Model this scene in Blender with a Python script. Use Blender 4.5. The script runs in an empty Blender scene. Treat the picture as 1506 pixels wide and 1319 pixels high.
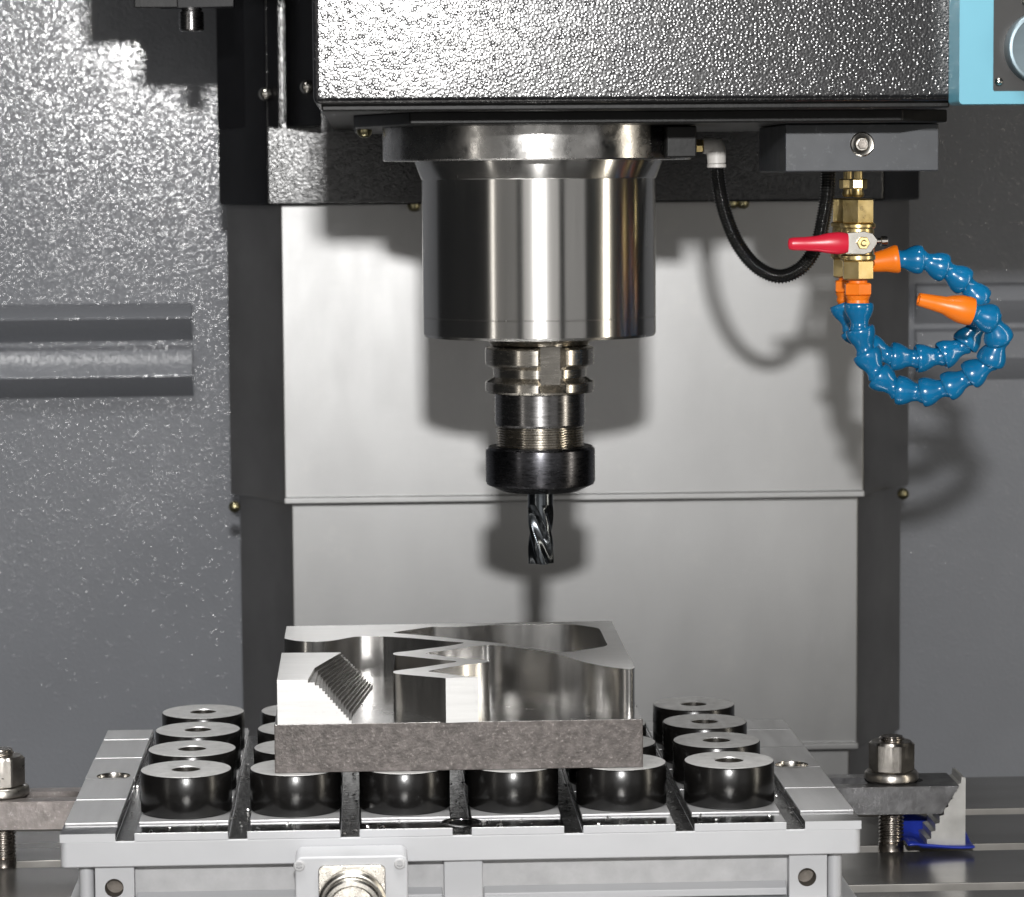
import bpy, math, random
from mathutils import Vector, Matrix
from mathutils.geometry import tessellate_polygon
random.seed(7)
sc = bpy.context.scene
COL = sc.collection

# ------------------------------------------------------------------ camera
FPX, CX, CY = 4443.7, 753.0, 659.5            # focal length and centre in photo pixels
CAM = Vector((-.0490, -1.6460, .3455))
YAW, PITCH, ROLL = .0484092, -.0894057, -.0072551
fw = Vector((math.sin(YAW)*math.cos(PITCH), math.cos(YAW)*math.cos(PITCH), math.sin(PITCH)))
rt = fw.cross(Vector((0, 0, 1))).normalized(); up = rt.cross(fw)
RT = math.cos(ROLL)*rt + math.sin(ROLL)*up
UP = -math.sin(ROLL)*rt + math.cos(ROLL)*up
cam = bpy.data.cameras.new('camera'); camo = bpy.data.objects.new('camera', cam); COL.objects.link(camo)
camo.matrix_world = Matrix(((RT.x, UP.x, -fw.x, CAM.x), (RT.y, UP.y, -fw.y, CAM.y), (RT.z, UP.z, -fw.z, CAM.z), (0, 0, 0, 1)))
cam.sensor_width = 36; cam.lens = FPX/1506*36; cam.clip_start = .05; cam.clip_end = 50
cam.dof.use_dof = True; cam.dof.focus_distance = 1.70; cam.dof.aperture_fstop = 18
sc.camera = camo

# ------------------------------------------------------------------ world, lamps, exposure
w = bpy.data.worlds.new('World'); sc.world = w; w.use_nodes = True
w.node_tree.nodes['Background'].inputs[0].default_value = (.95, .97, 1, 1)
w.node_tree.nodes['Background'].inputs[1].default_value = .020

def area(name, loc, target, sx, sy, power, color, shape='RECTANGLE', spread=180):
    l = bpy.data.lights.new(name, 'AREA'); l.shape = shape; l.size = sx; l.size_y = sy
    l.energy = power; l.color = color; l.spread = math.radians(spread)
    o = bpy.data.objects.new(name, l); COL.objects.link(o); o.location = loc
    o.rotation_euler = (Vector(target)-Vector(loc)).to_track_quat('-Z', 'Y').to_euler()
    return o
area('flash', (-.045, -1.86, .605), (.05, .3, .15), .055, .04, 35, (1, .99, .975))
area('workshop_light', (.0, -2.3, .35), (.05, .1, .15), 1.5, 1.2, 5.0, (1, .98, .95))
area('workshop_light', (-1.45, -2.1, .35), (.05, .1, .15), .95, 1.2, 1.2, (1, .97, .93))
area('workshop_light', (1.42, -2.1, .35), (.05, .1, .15), .95, 1.2, 1.7, (1, .98, .96))
area('ceiling_lamp', (-.10, -.28, 1.25), (.0, .05, 0), .9, .25, 6.0, (1, .99, .97), spread=80)
area('side_tube_lamp', (-.95, -.80, .30), (.05, .1, .15), .05, .9, .7, (1, .95, .88))
area('side_tube_lamp', (1.15, -.42, .30), (.05, .1, .15), .07, 1.0, 3.4, (1, .92, .78))

vs = sc.view_settings
vs.view_transform = 'Standard'; vs.look = 'None'; vs.exposure = 0; vs.gamma = 1; vs.use_curve_mapping = False
sc.cycles.use_denoising = True
sc.cycles.max_bounces = 8

# ------------------------------------------------------------------ photo pixel -> place
def ray(px, py): return fw + RT*((px-CX)/FPX) - UP*((py-CY)/FPX)
def at(px, py, y):
    d = ray(px, py); return CAM + d*((y-CAM.y)/d.y)
def onz(px, py, z):
    d = ray(px, py); return CAM + d*((z-CAM.z)/d.z)
def mm(px, y): return px/FPX*(y-CAM.y)        # pixels -> metres at depth y

# ------------------------------------------------------------------ mesh builder
class MB:
    def __init__(s): s.v = []; s.f = []; s.m = []; s.mi = 0
    def add(s, vs, fs):
        o = len(s.v); s.v += [tuple(v) for v in vs]
        for f in fs: s.f.append([i+o for i in f]); s.m.append(s.mi)
        return s
    def mat(s, i): s.mi = i; return s
    def box(s, x0, x1, y0, y1, z0, z1):
        x0, x1 = min(x0, x1), max(x0, x1); y0, y1 = min(y0, y1), max(y0, y1); z0, z1 = min(z0, z1), max(z0, z1)
        v = [(x0,y0,z0),(x1,y0,z0),(x1,y1,z0),(x0,y1,z0),(x0,y0,z1),(x1,y0,z1),(x1,y1,z1),(x0,y1,z1)]
        return s.add(v, [(0,3,2,1),(4,5,6,7),(0,1,5,4),(1,2,6,5),(2,3,7,6),(3,0,4,7)])
    def prism(s, outer, a, b, axis='z', holes=(), top_mat=None):
        """extrude a 2-D outline (with holes) between a and b along an axis"""
        def P(p, t):
            return {'z': (p[0], p[1], t), 'y': (p[0], t, p[1]), 'x': (t, p[0], p[1])}[axis]
        loops = [list(outer)] + [list(h) for h in holes]
        flat = [p for l in loops for p in l]
        tris = tessellate_polygon([[Vector((p[0], p[1], 0)) for p in l] for l in loops])
        n = len(flat)
        vs = [P(p, a) for p in flat] + [P(p, b) for p in flat]
        mi = s.mi
        if not holes:
            s.add(vs, [list(range(n))[::-1], [i+n for i in range(n)]])
            o = len(s.v)-2*n
        else:
            s.add(vs, []); o = len(s.v)-2*n
            for t in tris:
                s.f.append([o+i for i in t][::-1]); s.m.append(mi)
                s.f.append([o+i+n for i in t]); s.m.append(mi)
        k = 0
        for l in loops:
            c = len(l)
            for i in range(c):
                p, q = k+i, k+(i+1) % c
                s.f.append([o+p, o+q, o+q+n, o+p+n]); s.m.append(mi)
            k += c
        return s
    def lathe(s, prof, c=(0, 0, 0), axis=(0, 0, 1), n=48, rf=None, rot=0, caps=True):
        """turn a profile of (radius, height) about an axis through c"""
        c = Vector(c); a = Vector(axis).normalized()
        u = a.orthogonal().normalized() if abs(a.z) < .999 else Vector((1, 0, 0)); vv = a.cross(u)
        vs = []; fs = []
        for j, (r, h) in enumerate(prof):
            for i in range(n):
                t = 2*math.pi*i/n + rot
                rr = rf(r, h, t) if rf else r
                vs.append(c + a*h + (u*math.cos(t) + vv*math.sin(t))*rr)
        for j in range(len(prof)-1):
            for i in range(n):
                fs.append((j*n+i, j*n+(i+1) % n, (j+1)*n+(i+1) % n, (j+1)*n+i))
        if caps:
            if prof[0][0] > 1e-7: fs.append(tuple(range(n))[::-1])
            if prof[-1][0] > 1e-7: fs.append(tuple((len(prof)-1)*n+i for i in range(n)))
        return s.add(vs, fs)
    def tube(s, path, rad, n=14, caps=True):
        path = [Vector(p) for p in path]; N = len(path)
        if not hasattr(rad, '__len__'): rad = [rad]*N
        prev = None; vs = []; fs = []
        for j in range(N):
            t = (path[min(j+1, N-1)]-path[max(j-1, 0)]).normalized()
            u = t.orthogonal().normalized() if prev is None else (prev - t*prev.dot(t)).normalized()
            prev = u; b = t.cross(u)
            for i in range(n):
                an = 2*math.pi*i/n; vs.append(path[j] + (u*math.cos(an)+b*math.sin(an))*rad[j])
        for j in range(N-1):
            for i in range(n): fs.append((j*n+i, j*n+(i+1) % n, (j+1)*n+(i+1) % n, (j+1)*n+i))
        if caps: fs += [tuple(range(n))[::-1], tuple((N-1)*n+i for i in range(n))]
        return s.add(vs, fs)
    def hexa(s, c, r, h0, h1, rot=0, axis=(0, 0, 1), ch=.12):
        e = (h1-h0)*ch
        return s.lathe([(r*.9, h0), (r, h0+e), (r, h1-e), (r*.9, h1)], c, axis, 6, rot=rot)
    def build(s, name, mats, parent=None, bevel=0, angle=35, seg=2):
        me = bpy.data.meshes.new(name); me.from_pydata(s.v, [], s.f)
        for m in (mats if isinstance(mats, (list, tuple)) else [mats]): me.materials.append(m)
        me.polygons.foreach_set('material_index', s.m)
        import bmesh
        bm = bmesh.new(); bm.from_mesh(me); bmesh.ops.recalc_face_normals(bm, faces=bm.faces); bm.to_mesh(me); bm.free()
        me.polygons.foreach_set('use_smooth', [True]*len(me.polygons))
        me.set_sharp_from_angle(angle=math.radians(angle))
        o = bpy.data.objects.new(name, me); COL.objects.link(o)
        if bevel:
            b = o.modifiers.new('bevel', 'BEVEL'); b.width = bevel; b.segments = seg; b.limit_method = 'ANGLE'
            b.angle_limit = math.radians(angle); b.harden_normals = True
        if parent: o.parent = parent; o.location = -parent.location if not parent.parent else Vector((0, 0, 0))
        return o

def tag(o, label=None, cat=None, group=None, kind=None):
    for k, v in (('label', label), ('category', cat), ('group', group), ('kind', kind)):
        if v: o[k] = v
    return o
def thing(name, loc, label, cat, group=None):
    o = bpy.data.objects.new(name, None); COL.objects.link(o); o.location = Vector(loc); o.empty_display_size = .02
    return tag(o, label, cat, group)
def copy_tree(o, parent=None):
    c = o.copy(); COL.objects.link(c); c.parent = parent
    for ch in list(o.children): copy_tree(ch, c)
    return c
def smooth_path(pts, n=8, closed=False):
    """Catmull-Rom through points of any dimension"""
    pts = [tuple(p) for p in pts]; N = len(pts); out = []
    for i in range(N if closed else N-1):
        g = (lambda k: pts[k % N]) if closed else (lambda k: pts[max(0, min(N-1, k))])
        p0, p1, p2, p3 = g(i-1), g(i), g(i+1), g(i+2)
        for k in range(n):
            t = k/n
            out.append(tuple(.5*(2*b+(c-a)*t+(2*a-5*b+4*c-d)*t*t+(3*b-a-3*c+d)*t**3) for a, b, c, d in zip(p0, p1, p2, p3)))
    if not closed: out.append(pts[-1])
    return out

# ------------------------------------------------------------------ materials
def mat(name, base, metal=0., rough=.4, var=0., vscale=40, stretch=(1, 1, 1), rvar=0., bump=0., bscale=200, bstretch=None,
        cells=0., cscale=430, spec=.5, base2=None, speck=0., speck_scale=300, speck_col=(.6, .58, .55), coat=0., aniso=0., crad=.5, cexp=1., cmin=.1):
    m = bpy.data.materials.new(name); m.use_nodes = True
    nt = m.node_tree; N = nt.nodes; L = nt.links; b = N['Principled BSDF']
    b.inputs['Metallic'].default_value = metal; b.inputs['Roughness'].default_value = rough
    b.inputs['Specular IOR Level'].default_value = spec; b.inputs['Base Color'].default_value = (*base, 1)
    b.inputs['Coat Weight'].default_value = coat; b.inputs['Coat Roughness'].default_value = .08
    if aniso:
        b.inputs['Anisotropic'].default_value = aniso; b.inputs['Anisotropic Rotation'].default_value = .25
        tg = N.new('ShaderNodeTangent'); tg.direction_type = 'RADIAL'; tg.axis = 'Z'; L.new(tg.outputs[0], b.inputs['Tangent'])
    tc = N.new('ShaderNodeTexCoord')
    def mapped(st):
        mp = N.new('ShaderNodeMapping'); mp.inputs['Scale'].default_value = st; L.new(tc.outputs['Object'], mp.inputs['Vector'])
        oi = N.new('ShaderNodeObjectInfo'); mu = N.new('ShaderNodeVectorMath'); mu.operation = 'MULTIPLY'
        L.new(oi.outputs['Random'], mu.inputs[0]); mu.inputs[1].default_value = (3, 5, 4); L.new(mu.outputs[0], mp.inputs['Location'])
        return mp.outputs[0]
    def noise(scale, st, detail=4, rgh=.6):
        n = N.new('ShaderNodeTexNoise'); n.inputs['Scale'].default_value = scale; n.inputs['Detail'].default_value = detail
        n.inputs['Roughness'].default_value = rgh; L.new(mapped(st), n.inputs['Vector']); return n
    colour = None
    if var:
        n = noise(vscale, stretch)
        rp = N.new('ShaderNodeMapRange'); rp.inputs[1].default_value = .3; rp.inputs[2].default_value = .7
        L.new(n.outputs[0], rp.inputs[0])
        mx = N.new('ShaderNodeMix'); mx.data_type = 'RGBA'
        mx.inputs[6].default_value = tuple(c*(1-var) for c in base)+(1,)
        mx.inputs[7].default_value = (*(base2 or tuple(min(1, c*(1+var)) for c in base)), 1)
        L.new(rp.outputs[0], mx.inputs[0]); colour = mx.outputs[2]
    if speck:
        n = noise(speck_scale, (1, 1, 1), 6, .75)
        rp = N.new('ShaderNodeMapRange'); rp.inputs[1].default_value = .58; rp.inputs[2].default_value = .66
        rp.inputs[4].default_value = speck
        L.new(n.outputs[0], rp.inputs[0])
        mx = N.new('ShaderNodeMix'); mx.data_type = 'RGBA'; mx.inputs[6].default_value = (*base, 1)
        if colour: L.new(colour, mx.inputs[6])
        mx.inputs[7].default_value = (*speck_col, 1); L.new(rp.outputs[0], mx.inputs[0]); colour = mx.outputs[2]
    if colour: L.new(colour, b.inputs['Base Color'])
    if rvar:
        n = noise(vscale*1.7, stretch, 5)
        rp = N.new('ShaderNodeMapRange'); rp.inputs[1].default_value = .3; rp.inputs[2].default_value = .7
        rp.inputs[3].default_value = max(.03, rough-rvar); rp.inputs[4].default_value = rough+rvar
        L.new(n.outputs[0], rp.inputs[0]); L.new(rp.outputs[0], b.inputs['Roughness'])
    nrm = None
    if cells:
        vo = N.new('ShaderNodeTexVoronoi'); vo.feature = 'F1'; vo.inputs['Scale'].default_value = cscale
        L.new(tc.outputs['Object'], vo.inputs['Vector'])
        # separate round domes, each of its own height, on a flat coat
        def math_(op, a, b_=None, c_=None):
            q_ = N.new('ShaderNodeMath'); q_.operation = op
            for k_, v_ in enumerate((a, b_, c_)):
                if v_ is None: continue
                if isinstance(v_, (int, float)): q_.inputs[k_].default_value = v_
                else: L.new(v_, q_.inputs[k_])
            return q_.outputs[0]
        dr = math_('DIVIDE', vo.outputs['Distance'], crad)
        dome_ = math_('MAXIMUM', math_('SUBTRACT', 1.0, math_('MULTIPLY', dr, dr)), 0.0)
        sp = N.new('ShaderNodeSeparateColor'); L.new(vo.outputs['Color'], sp.inputs[0])
        amp = math_('MULTIPLY_ADD', math_('POWER', sp.outputs[0], cexp), 1-cmin, cmin)
        ht = math_('MULTIPLY', dome_, amp)
        bp = N.new('ShaderNodeBump'); bp.inputs['Strength'].default_value = 1; bp.inputs['Distance'].default_value = cells
        L.new(ht, bp.inputs['Height']); nrm = bp.outputs[0]
    if bump:
        n = noise(bscale, bstretch or stretch, 5)
        bp = N.new('ShaderNodeBump'); bp.inputs['Strength'].default_value = 1; bp.inputs['Distance'].default_value = bump
        L.new(n.outputs[0], bp.inputs['Height'])
        if nrm: L.new(nrm, bp.inputs['Normal'])
        nrm = bp.outputs[0]
    if nrm: L.new(nrm, b.inputs['Normal'])
    return m

M = dict(
    wall=mat('grey_textured_paint', (.225, .233, .252), 0, .10, spec=.32, var=.06, vscale=5, cells=.00020, cscale=440, crad=.68, cexp=1.9, cmin=.24, bump=.00008, bscale=14),
    black_bumpy=mat('black_textured_paint', (.011, .011, .012), 0, .19, spec=.58, cells=.00014, cscale=630, crad=.68, cexp=1.4, cmin=.20, bump=.00025, bscale=22),
    black=mat('black_smooth_paint', (.006, .006, .007), 0, .38, spec=.12, var=.3, vscale=30, bump=.00004, bscale=500),
    black_iron=mat('black_iron', (.010, .010, .010), 0, .42, spec=.18, var=.4, vscale=60, bump=.0001, bscale=300),
    cover=mat('brushed_cover_steel', (.295, .295, .295), .92, .43, var=.05, vscale=16, stretch=(1, 1, .4), rvar=.025, speck=.14, speck_scale=30, speck_col=(.36, .35, .34), bump=.00003, bscale=80, bstretch=(1, 1, 8)),
    cover_side=mat('cover_side_steel', (.30, .29, .28), 1, .42, var=.15, vscale=12),
    nose=mat('polished_spindle_steel', (.60, .59, .57), 1, .25, aniso=.95, var=.05, vscale=60, stretch=(1, 1, .05), rvar=.03, bump=.000004, bscale=900, bstretch=(.1, .1, 1)),
    flange=mat('machined_flange_steel', (.50, .49, .475), 1, .27, aniso=.6, var=.22, vscale=55, stretch=(1, 1, 1), rvar=.12, bump=.00006, bscale=160),
    holder=mat('tool_holder_steel', (.52, .49, .44), 1, .24, aniso=.6, var=.1, vscale=80, rvar=.06, stretch=(1, 1, 6)),
    holder_dark=mat('hardened_holder_steel', (.22, .215, .215), 1, .27, aniso=.6, var=.12, vscale=90, rvar=.06, stretch=(1, 1, 6)),
    nut=mat('black_oxide_nut', (.075, .075, .082), 1, .29, aniso=.5, var=.2, vscale=120, rvar=.08, speck=.5, speck_scale=500, stretch=(1, 1, 5), speck_col=(.2, .2, .21)),
    mill=mat('coated_carbide', (.11, .12, .13), 1, .19, var=.15, vscale=200),
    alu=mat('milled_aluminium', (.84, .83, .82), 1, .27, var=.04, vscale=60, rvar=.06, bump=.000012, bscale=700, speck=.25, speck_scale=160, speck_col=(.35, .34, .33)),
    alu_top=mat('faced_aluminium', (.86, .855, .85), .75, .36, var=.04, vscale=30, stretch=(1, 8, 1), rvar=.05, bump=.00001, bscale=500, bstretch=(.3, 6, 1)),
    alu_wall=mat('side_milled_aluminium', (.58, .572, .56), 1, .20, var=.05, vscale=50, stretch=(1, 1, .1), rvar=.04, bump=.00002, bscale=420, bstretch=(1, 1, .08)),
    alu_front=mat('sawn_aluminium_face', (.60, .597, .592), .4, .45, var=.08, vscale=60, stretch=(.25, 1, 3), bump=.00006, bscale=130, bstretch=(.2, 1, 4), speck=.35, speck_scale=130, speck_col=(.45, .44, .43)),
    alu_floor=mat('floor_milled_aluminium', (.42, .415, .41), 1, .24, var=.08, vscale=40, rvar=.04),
    alu_teeth=mat('stepped_aluminium_darkened', (.24, .23, .22), 1, .34, var=.15, vscale=150, rvar=.06),  # same aluminium, with the steps' dark reflection put into the base colour
    slab=mat('rough_stock_skin', (.082, .071, .066), .35, .45, var=.3, vscale=260, base2=(.128, .113, .107), bump=.0003, bscale=700, speck=.5, speck_scale=520, speck_col=(.34, .31, .295)),
    puck_side=mat('puck_black_paint', (.0045, .0042, .004), 0, .24, var=.3, vscale=100, bump=.00005, bscale=350),
    puck_top=mat('puck_ground_steel', (.50, .496, .49), .55, .40, var=.12, vscale=120, rvar=.07, speck=.5, speck_scale=230, speck_col=(.22, .22, .22)),
    hole=mat('dull_hole_steel', (.13, .115, .10), .6, .55, var=.3, vscale=200),
    bore=mat('bored_steel', (.52, .50, .47), 1, .22, var=.15, vscale=150),
    plate=mat('ground_chuck_steel', (.43, .43, .435), .65, .38, var=.10, vscale=60, stretch=(1, .1, 1), rvar=.06),
    plate_dark=mat('polished_chuck_rim', (.34, .34, .345), 1, .16, var=.08, vscale=50, rvar=.04),
    slot=mat('oily_slot_steel', (.10, .10, .10), .9, .2, var=.4, vscale=160, rvar=.1, bump=.0006, bscale=260),
    chuck=mat('light_grey_enamel', (.41, .415, .43), 0, .42, var=.04, vscale=20, rvar=.05, bump=.00006, bscale=80),
    chuck2=mat('cast_grey_enamel', (.38, .38, .387), 0, .5, var=.12, vscale=70, bump=.0002, bscale=120),
    nickel=mat('nickel_connector', (.44, .42, .385), 1, .26, var=.15, vscale=90, rvar=.08),
    table=mat('oiled_table_iron', (.22, .213, .203), .85, .22, var=.25, vscale=14, stretch=(.2, 1, 1), rvar=.06, bump=.00002, bscale=120),
    table_slot=mat('table_slot_iron', (.26, .25, .235), .5, .5, var=.15, vscale=40),
    strap=mat('forged_clamp_steel', (.27, .245, .235), .8, .40, var=.25, vscale=70, rvar=.08, bump=.00025, bscale=220, speck=.55, speck_scale=280, speck_col=(.5, .47, .45)),
    strap2=mat('dark_clamp_steel', (.17, .17, .175), .85, .36, var=.25, vscale=70, rvar=.08, bump=.0002, bscale=220, speck=.4, speck_scale=300, speck_col=(.35, .35, .36)),
    stud=mat('stud_steel', (.33, .30, .27), 1, .26, var=.2, vscale=150, rvar=.08),
    hexnut=mat('worn_nut_steel', (.36, .34, .315), 1, .33, var=.2, vscale=90, rvar=.08, bump=.0001, bscale=200),
    step=mat('step_block_steel', (.46, .455, .44), .9, .42, var=.1, vscale=60, rvar=.06),
    blue_film=mat('blue_plastic_film', (.014, .030, .27), 0, .32, var=.15, vscale=60),
    lamp_blue=mat('light_blue_enamel', (.105, .31, .40), 0, .40, var=.03, vscale=20),
    lamp_black=mat('black_lamp_panel', (.014, .013, .012), 0, .38, var=.2, vscale=40),
    lens=mat('lamp_lens_aluminium', (.14, .18, .20), .6, .4, var=.08, vscale=40, stretch=(1, 1, 5)),
    block=mat('grey_anodised_block', (.040, .044, .051), .0, .45, var=.15, vscale=40, rvar=.05, speck=.35, speck_scale=240, speck_col=(.14, .15, .16)),
    chrome=mat('bright_screw_steel', (.66, .63, .58), 1, .2, var=.1, vscale=200),
    brass=mat('brass', (.74, .56, .24), 1, .33, var=.10, vscale=120, rvar=.07, base2=(.80, .64, .33)),
    brass_screw=mat('yellow_zinc', (.36, .33, .20), 1, .3),
    red=mat('red_vinyl_grip', (.62, .018, .045), 0, .30, var=.05, vscale=50),
    orange=mat('orange_plastic', (.90, .20, .008), 0, .36, var=.04, vscale=60),
    blue=mat('blue_plastic', (.004, .145, .33), 0, .22, var=.06, vscale=60, coat=.5),
    rubber=mat('black_hose_vinyl', (.008, .008, .008), 0, .13),
    white_plastic=mat('white_plastic', (.62, .60, .57), 0, .4),
)

# ------------------------------------------------------------------ enclosure walls
def wall(name, x0, x1, yl, yr, z0, z1):
    b = MB()
    n = Vector((yl-yr, 0, 0))
    b.add([(x0, yl, z0), (x1, yr, z0), (x1, yr, z1), (x0, yl, z1), (x0, yl+.01, z0), (x1, yr+.01, z0), (x1, yr+.01, z1), (x0, yl+.01, z1)],
          [(0,1,2,3), (4,7,6,5), (0,4,5,1), (3,2,6,7), (0,3,7,4), (1,5,6,2)])
    return tag(b.build(name, M['wall']), kind='structure')
WL = lambda x: .86 + (x+.2)*.065          # slight turn of the left wall about the vertical
wl = wall('wall_left', -1.15, .0, WL(-1.15), WL(0), -.35, .80)
wr = wall('wall_right', .0, 1.35, .862, .862, -.35, .80)
def louvre(parent, xa, xb, yf, pyt, pyl, pyb, out, pxref):
    """one pressed louvre: the upper face leans out to a lip, the lower face falls back"""
    z = lambda py: at(pxref, py, .86).z
    b = MB(); ya, yb = yf(xa), yf(xb)
    sec = [(0.0015, z(pyt)), (-out*.62, z(pyt+5)), (-out, z(pyl-2)), (-out, z(pyl)), (.0, z(pyb-1)), (.0015, z(pyb))]
    vs = [(xa, ya+p[0], p[1]) for p in sec] + [(xb, yb+p[0], p[1]) for p in sec]
    k = len(sec)
    b.add(vs, [tuple(range(k))[::-1], tuple(range(k, 2*k))] + [(i, (i+1) % k, (i+1) % k+k, i+k) for i in range(k)])
    o = b.build('louvre', M['wall'], parent); o.location = (0, 0, 0)
    return o
xe = at(284, 500, .86).x
louvre(wl, -1.10, xe, WL, 446, 467, 503, .024, 140)
louvre(wl, -1.10, xe, WL, 508, 551, 585, .030, 140)
xs = at(1345, 550, .86).x
louvre(wr, xs, 1.30, lambda x: .862, 415, 441, 477, .016, 1420)
louvre(wr, xs, 1.30, lambda x: .862, 482, 525, 560, .016, 1420)

# ------------------------------------------------------------------ machine table with T-slots
TZ = -.057
def slot_sec(yc, w=.009):
    return [(yc-w, TZ), (yc-w, TZ-.012), (yc-w-.007, TZ-.012), (yc-w-.007, TZ-.024), (yc+w+.007, TZ-.024), (yc+w+.007, TZ-.012), (yc+w, TZ-.012), (yc+w, TZ)]
sec = [(-.42, TZ-.07), (-.42, TZ)]
for yc in (-.375, -.275, -.175, -.075, .025, .125, .225): sec += slot_sec(yc)
sec += [(.335, TZ), (.335, TZ-.07)]
b = MB(); b.prism(sec, -.75, .75, 'x')
b.m = [1 if abs(sum(b.v[i][1] for i in f)/len(f) - b.v[f[0]][1]) < 1e-6 and len(f) == 4 and -.4 < b.v[f[0]][1] < .3 else 0 for f in b.f]
table = b.build('machine_table', [M['table'], M['table_slot']], bevel=.0006)
tag(table, 'dark oiled iron machine table with parallel slots under the grey chuck', 'machine table')

# ------------------------------------------------------------------ column way covers
YC = .60
cov = thing('column_cover', (.13, YC+.1, -.30), 'brushed steel column cover with dark slanting sides behind the spindle', 'machine cover')
def cover(name, pl, pr, ol, orr, pyt, pyb, y, lip):
    xl, xr = at(pl, 600, y).x, at(pr, 600, y).x
    xol, xor = at(ol, 600, y+.07).x, at(orr, 600, y+.07).x
    zt, zb = at(800, pyt, y).z, at(800, pyb, y).z
    b = MB(); b.prism([(xl, y), (xr, y), (xor, y+.07), (xor, y+.12), (xol, y+.12), (xol, y+.07)], zb, zt)
    for i, f in enumerate(b.f):
        if i >= 2: b.m[i] = 0 if all(abs(b.v[k][1]-y) < 1e-6 for k in f) else 1
    o = b.build(name, [M['cover'], M['cover_side']], cov, bevel=.0012)
    if lip:
        l = MB(); l.box(xl-.0005, xr+.0005, y-.005, y+.004, zb-.0005, zb+.0045)
        l.build('lip', M['cover'], o, bevel=.001).location = (0, 0, 0)
    return o
cover('upper_cover', 417, 1270, 338, 1336, -60, 735, YC, True)
cover('middle_cover', 427, 1262, 351, 1325, 700, 1107, YC+.014, True)
cover('lower_cover', 440, 1250, 366, 1312, 1090, 1300, YC+.026, False)
def dome(b, c, r, d=(0, -1, 0)):
    return b.lathe([(r, 0), (r, r*.35), (r*.9, r*.65), (r*.65, r*.92), (r*.3, r*1.05), (0, r*1.08)], c, d, 20)
for px, py in ((345, 745), (1328, 726)):
    dome(MB(), at(px, py, YC+.05), .0045).build('screw', M['brass_screw'], cov)

# ------------------------------------------------------------------ saddle that carries the head
YS = .587
zs = at(800, 299, YS).z
sad = thing('column_saddle', (.14, YS, zs), 'black painted saddle block on the column behind the spindle head', 'machine part')
xl, xr = at(392, 240, YS).x, at(1300, 240, YS).x
xol, xor = at(322, 240, YS+.06).x, at(1352, 240, YS+.06).x
b = MB(); b.prism([(xl, YS), (xr, YS), (xor, YS+.06), (xor, YS+.11), (xol, YS+.11), (xol, YS+.06)], zs, .75)
for i, f in enumerate(b.f):
    if i >= 2: b.m[i] = 1 if all(abs(b.v[k][1]-YS) < 1e-6 for k in f) else 0
b.build('body', [M['black'], M['black_bumpy']], sad, bevel=.002)
YU = .575; zu = at(400, 187, YU).z
b = MB(); b.prism([(at(318, 90, YU+.07).x, YU+.07), (at(409, 90, YU).x, YU), (at(409, 90, YU).x, YU+.08)], zu, .75); b.build('cover_panel', M['black'], sad, bevel=.001)
b = MB(); b.prism([(at(419, 90, YU).x, YU), (at(470, 90, YU-.045).x, YU-.045), (at(470, 90, YU-.045).x, YU+.01), (at(419, 90, YU).x, YU+.01)], zu, .75); b.build('cover_panel', M['black'], sad, bevel=.001)
b = MB(); b.box(at(410, 90, YU).x, at(413, 90, YU).x, YU-.004, YS-.001, zu+.001, .75); b.build('seam_strip', M['black_bumpy'], sad, bevel=.0006)
b = MB(); b.box(at(415.5, 90, YU).x, at(418, 90, YU).x, YU-.002, YS-.001, zu+.004, .75); b.build('seam_strip', M['black_bumpy'], sad, bevel=.0006)
for px, py in ((391, 138), (452, 128)):
    dome(MB(), at(px, py, YU+(.010 if px < 400 else -.034)), .0052).build('screw', M['chrome'], sad)
for px, py in ((609, 303), (1078, 301), (1094, 298)):
    c = at(px, py-4, YS+.0)
    dome(MB(), (c.x, YS+.006, zs), .0050, (0, 0, -1)).build('screw', M['brass_screw'], sad)

# ------------------------------------------------------------------ spindle head
YH = -.08
SX, SY = .0520, .100
zh = at(800, 151, YH).z
zp = at(793, 184, .0125).z                     # underside of the mounting plate
head = thing('spindle_head', (SX, .25, zp), 'large black textured spindle head casting with polished steel spindle nose', 'spindle head')
hx0, hx1 = at(460, 100, YH).x, at(1415, 100, YH).x
b = MB(); b.box(hx0, hx1, YH, YU-.012, zh, .72); b.build('casting', M['black_bumpy'], head, bevel=.0035, seg=3)
b = MB(); b.box(hx0+.004, hx1-.004, YH+.012, YU-.02, zh-.0035, zh+.001); b.build('bottom_lip', M['black_iron'], head, bevel=.001)
px0, px1 = at(520, 183, .03).x, at(1378, 183, .03).x
b = MB(); b.prism([(px0, .30), (px0, .05), (px0+.03, -.03), (px1-.03, -.03), (px1, .0), (px1, .30)], zp, zh-.003); b.build('underside_plate', M['black_iron'], head, bevel=.001)
for px, py, y in ((536, 190, .12),):
    dome(MB(), (at(px, py, y).x, y, zp), .0045, (0, 0, -1)).build('bolt', M['brass_screw'], head)
def Z(py): return at(793.5, py, SY).z
def R(px): return mm(px, SY)
def prof(l): return [(R(r), Z(py)) for r, py in l]
b = MB(); b.lathe([(R(223), zp+.001)] + prof([(226, 186), (226, 234), (224, 236), (190, 236.5)]), (SX-.0008, SY, 0), n=128); b.build('spindle_flange', M['flange'], head, angle=25)
b = MB(); b.box(at(975, 200, .05).x, at(1019, 200, .05).x, .03, .15, Z(234), zp-.0005); b.build('flange_lug', M['black_iron'], head, bevel=.001)
b = MB(); b.lathe(prof([(182, 233), (182, 238), (172.5, 262), (171.5, 263), (171.5, 463), (170.6, 463.6), (170.6, 464.6), (171.5, 465.2), (171.5, 489), (169.5, 493), (100, 494), (98, 490)]), (SX, SY, 0), n=160)
b.build('spindle_nose', M['nose'], head, angle=22)
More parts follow.
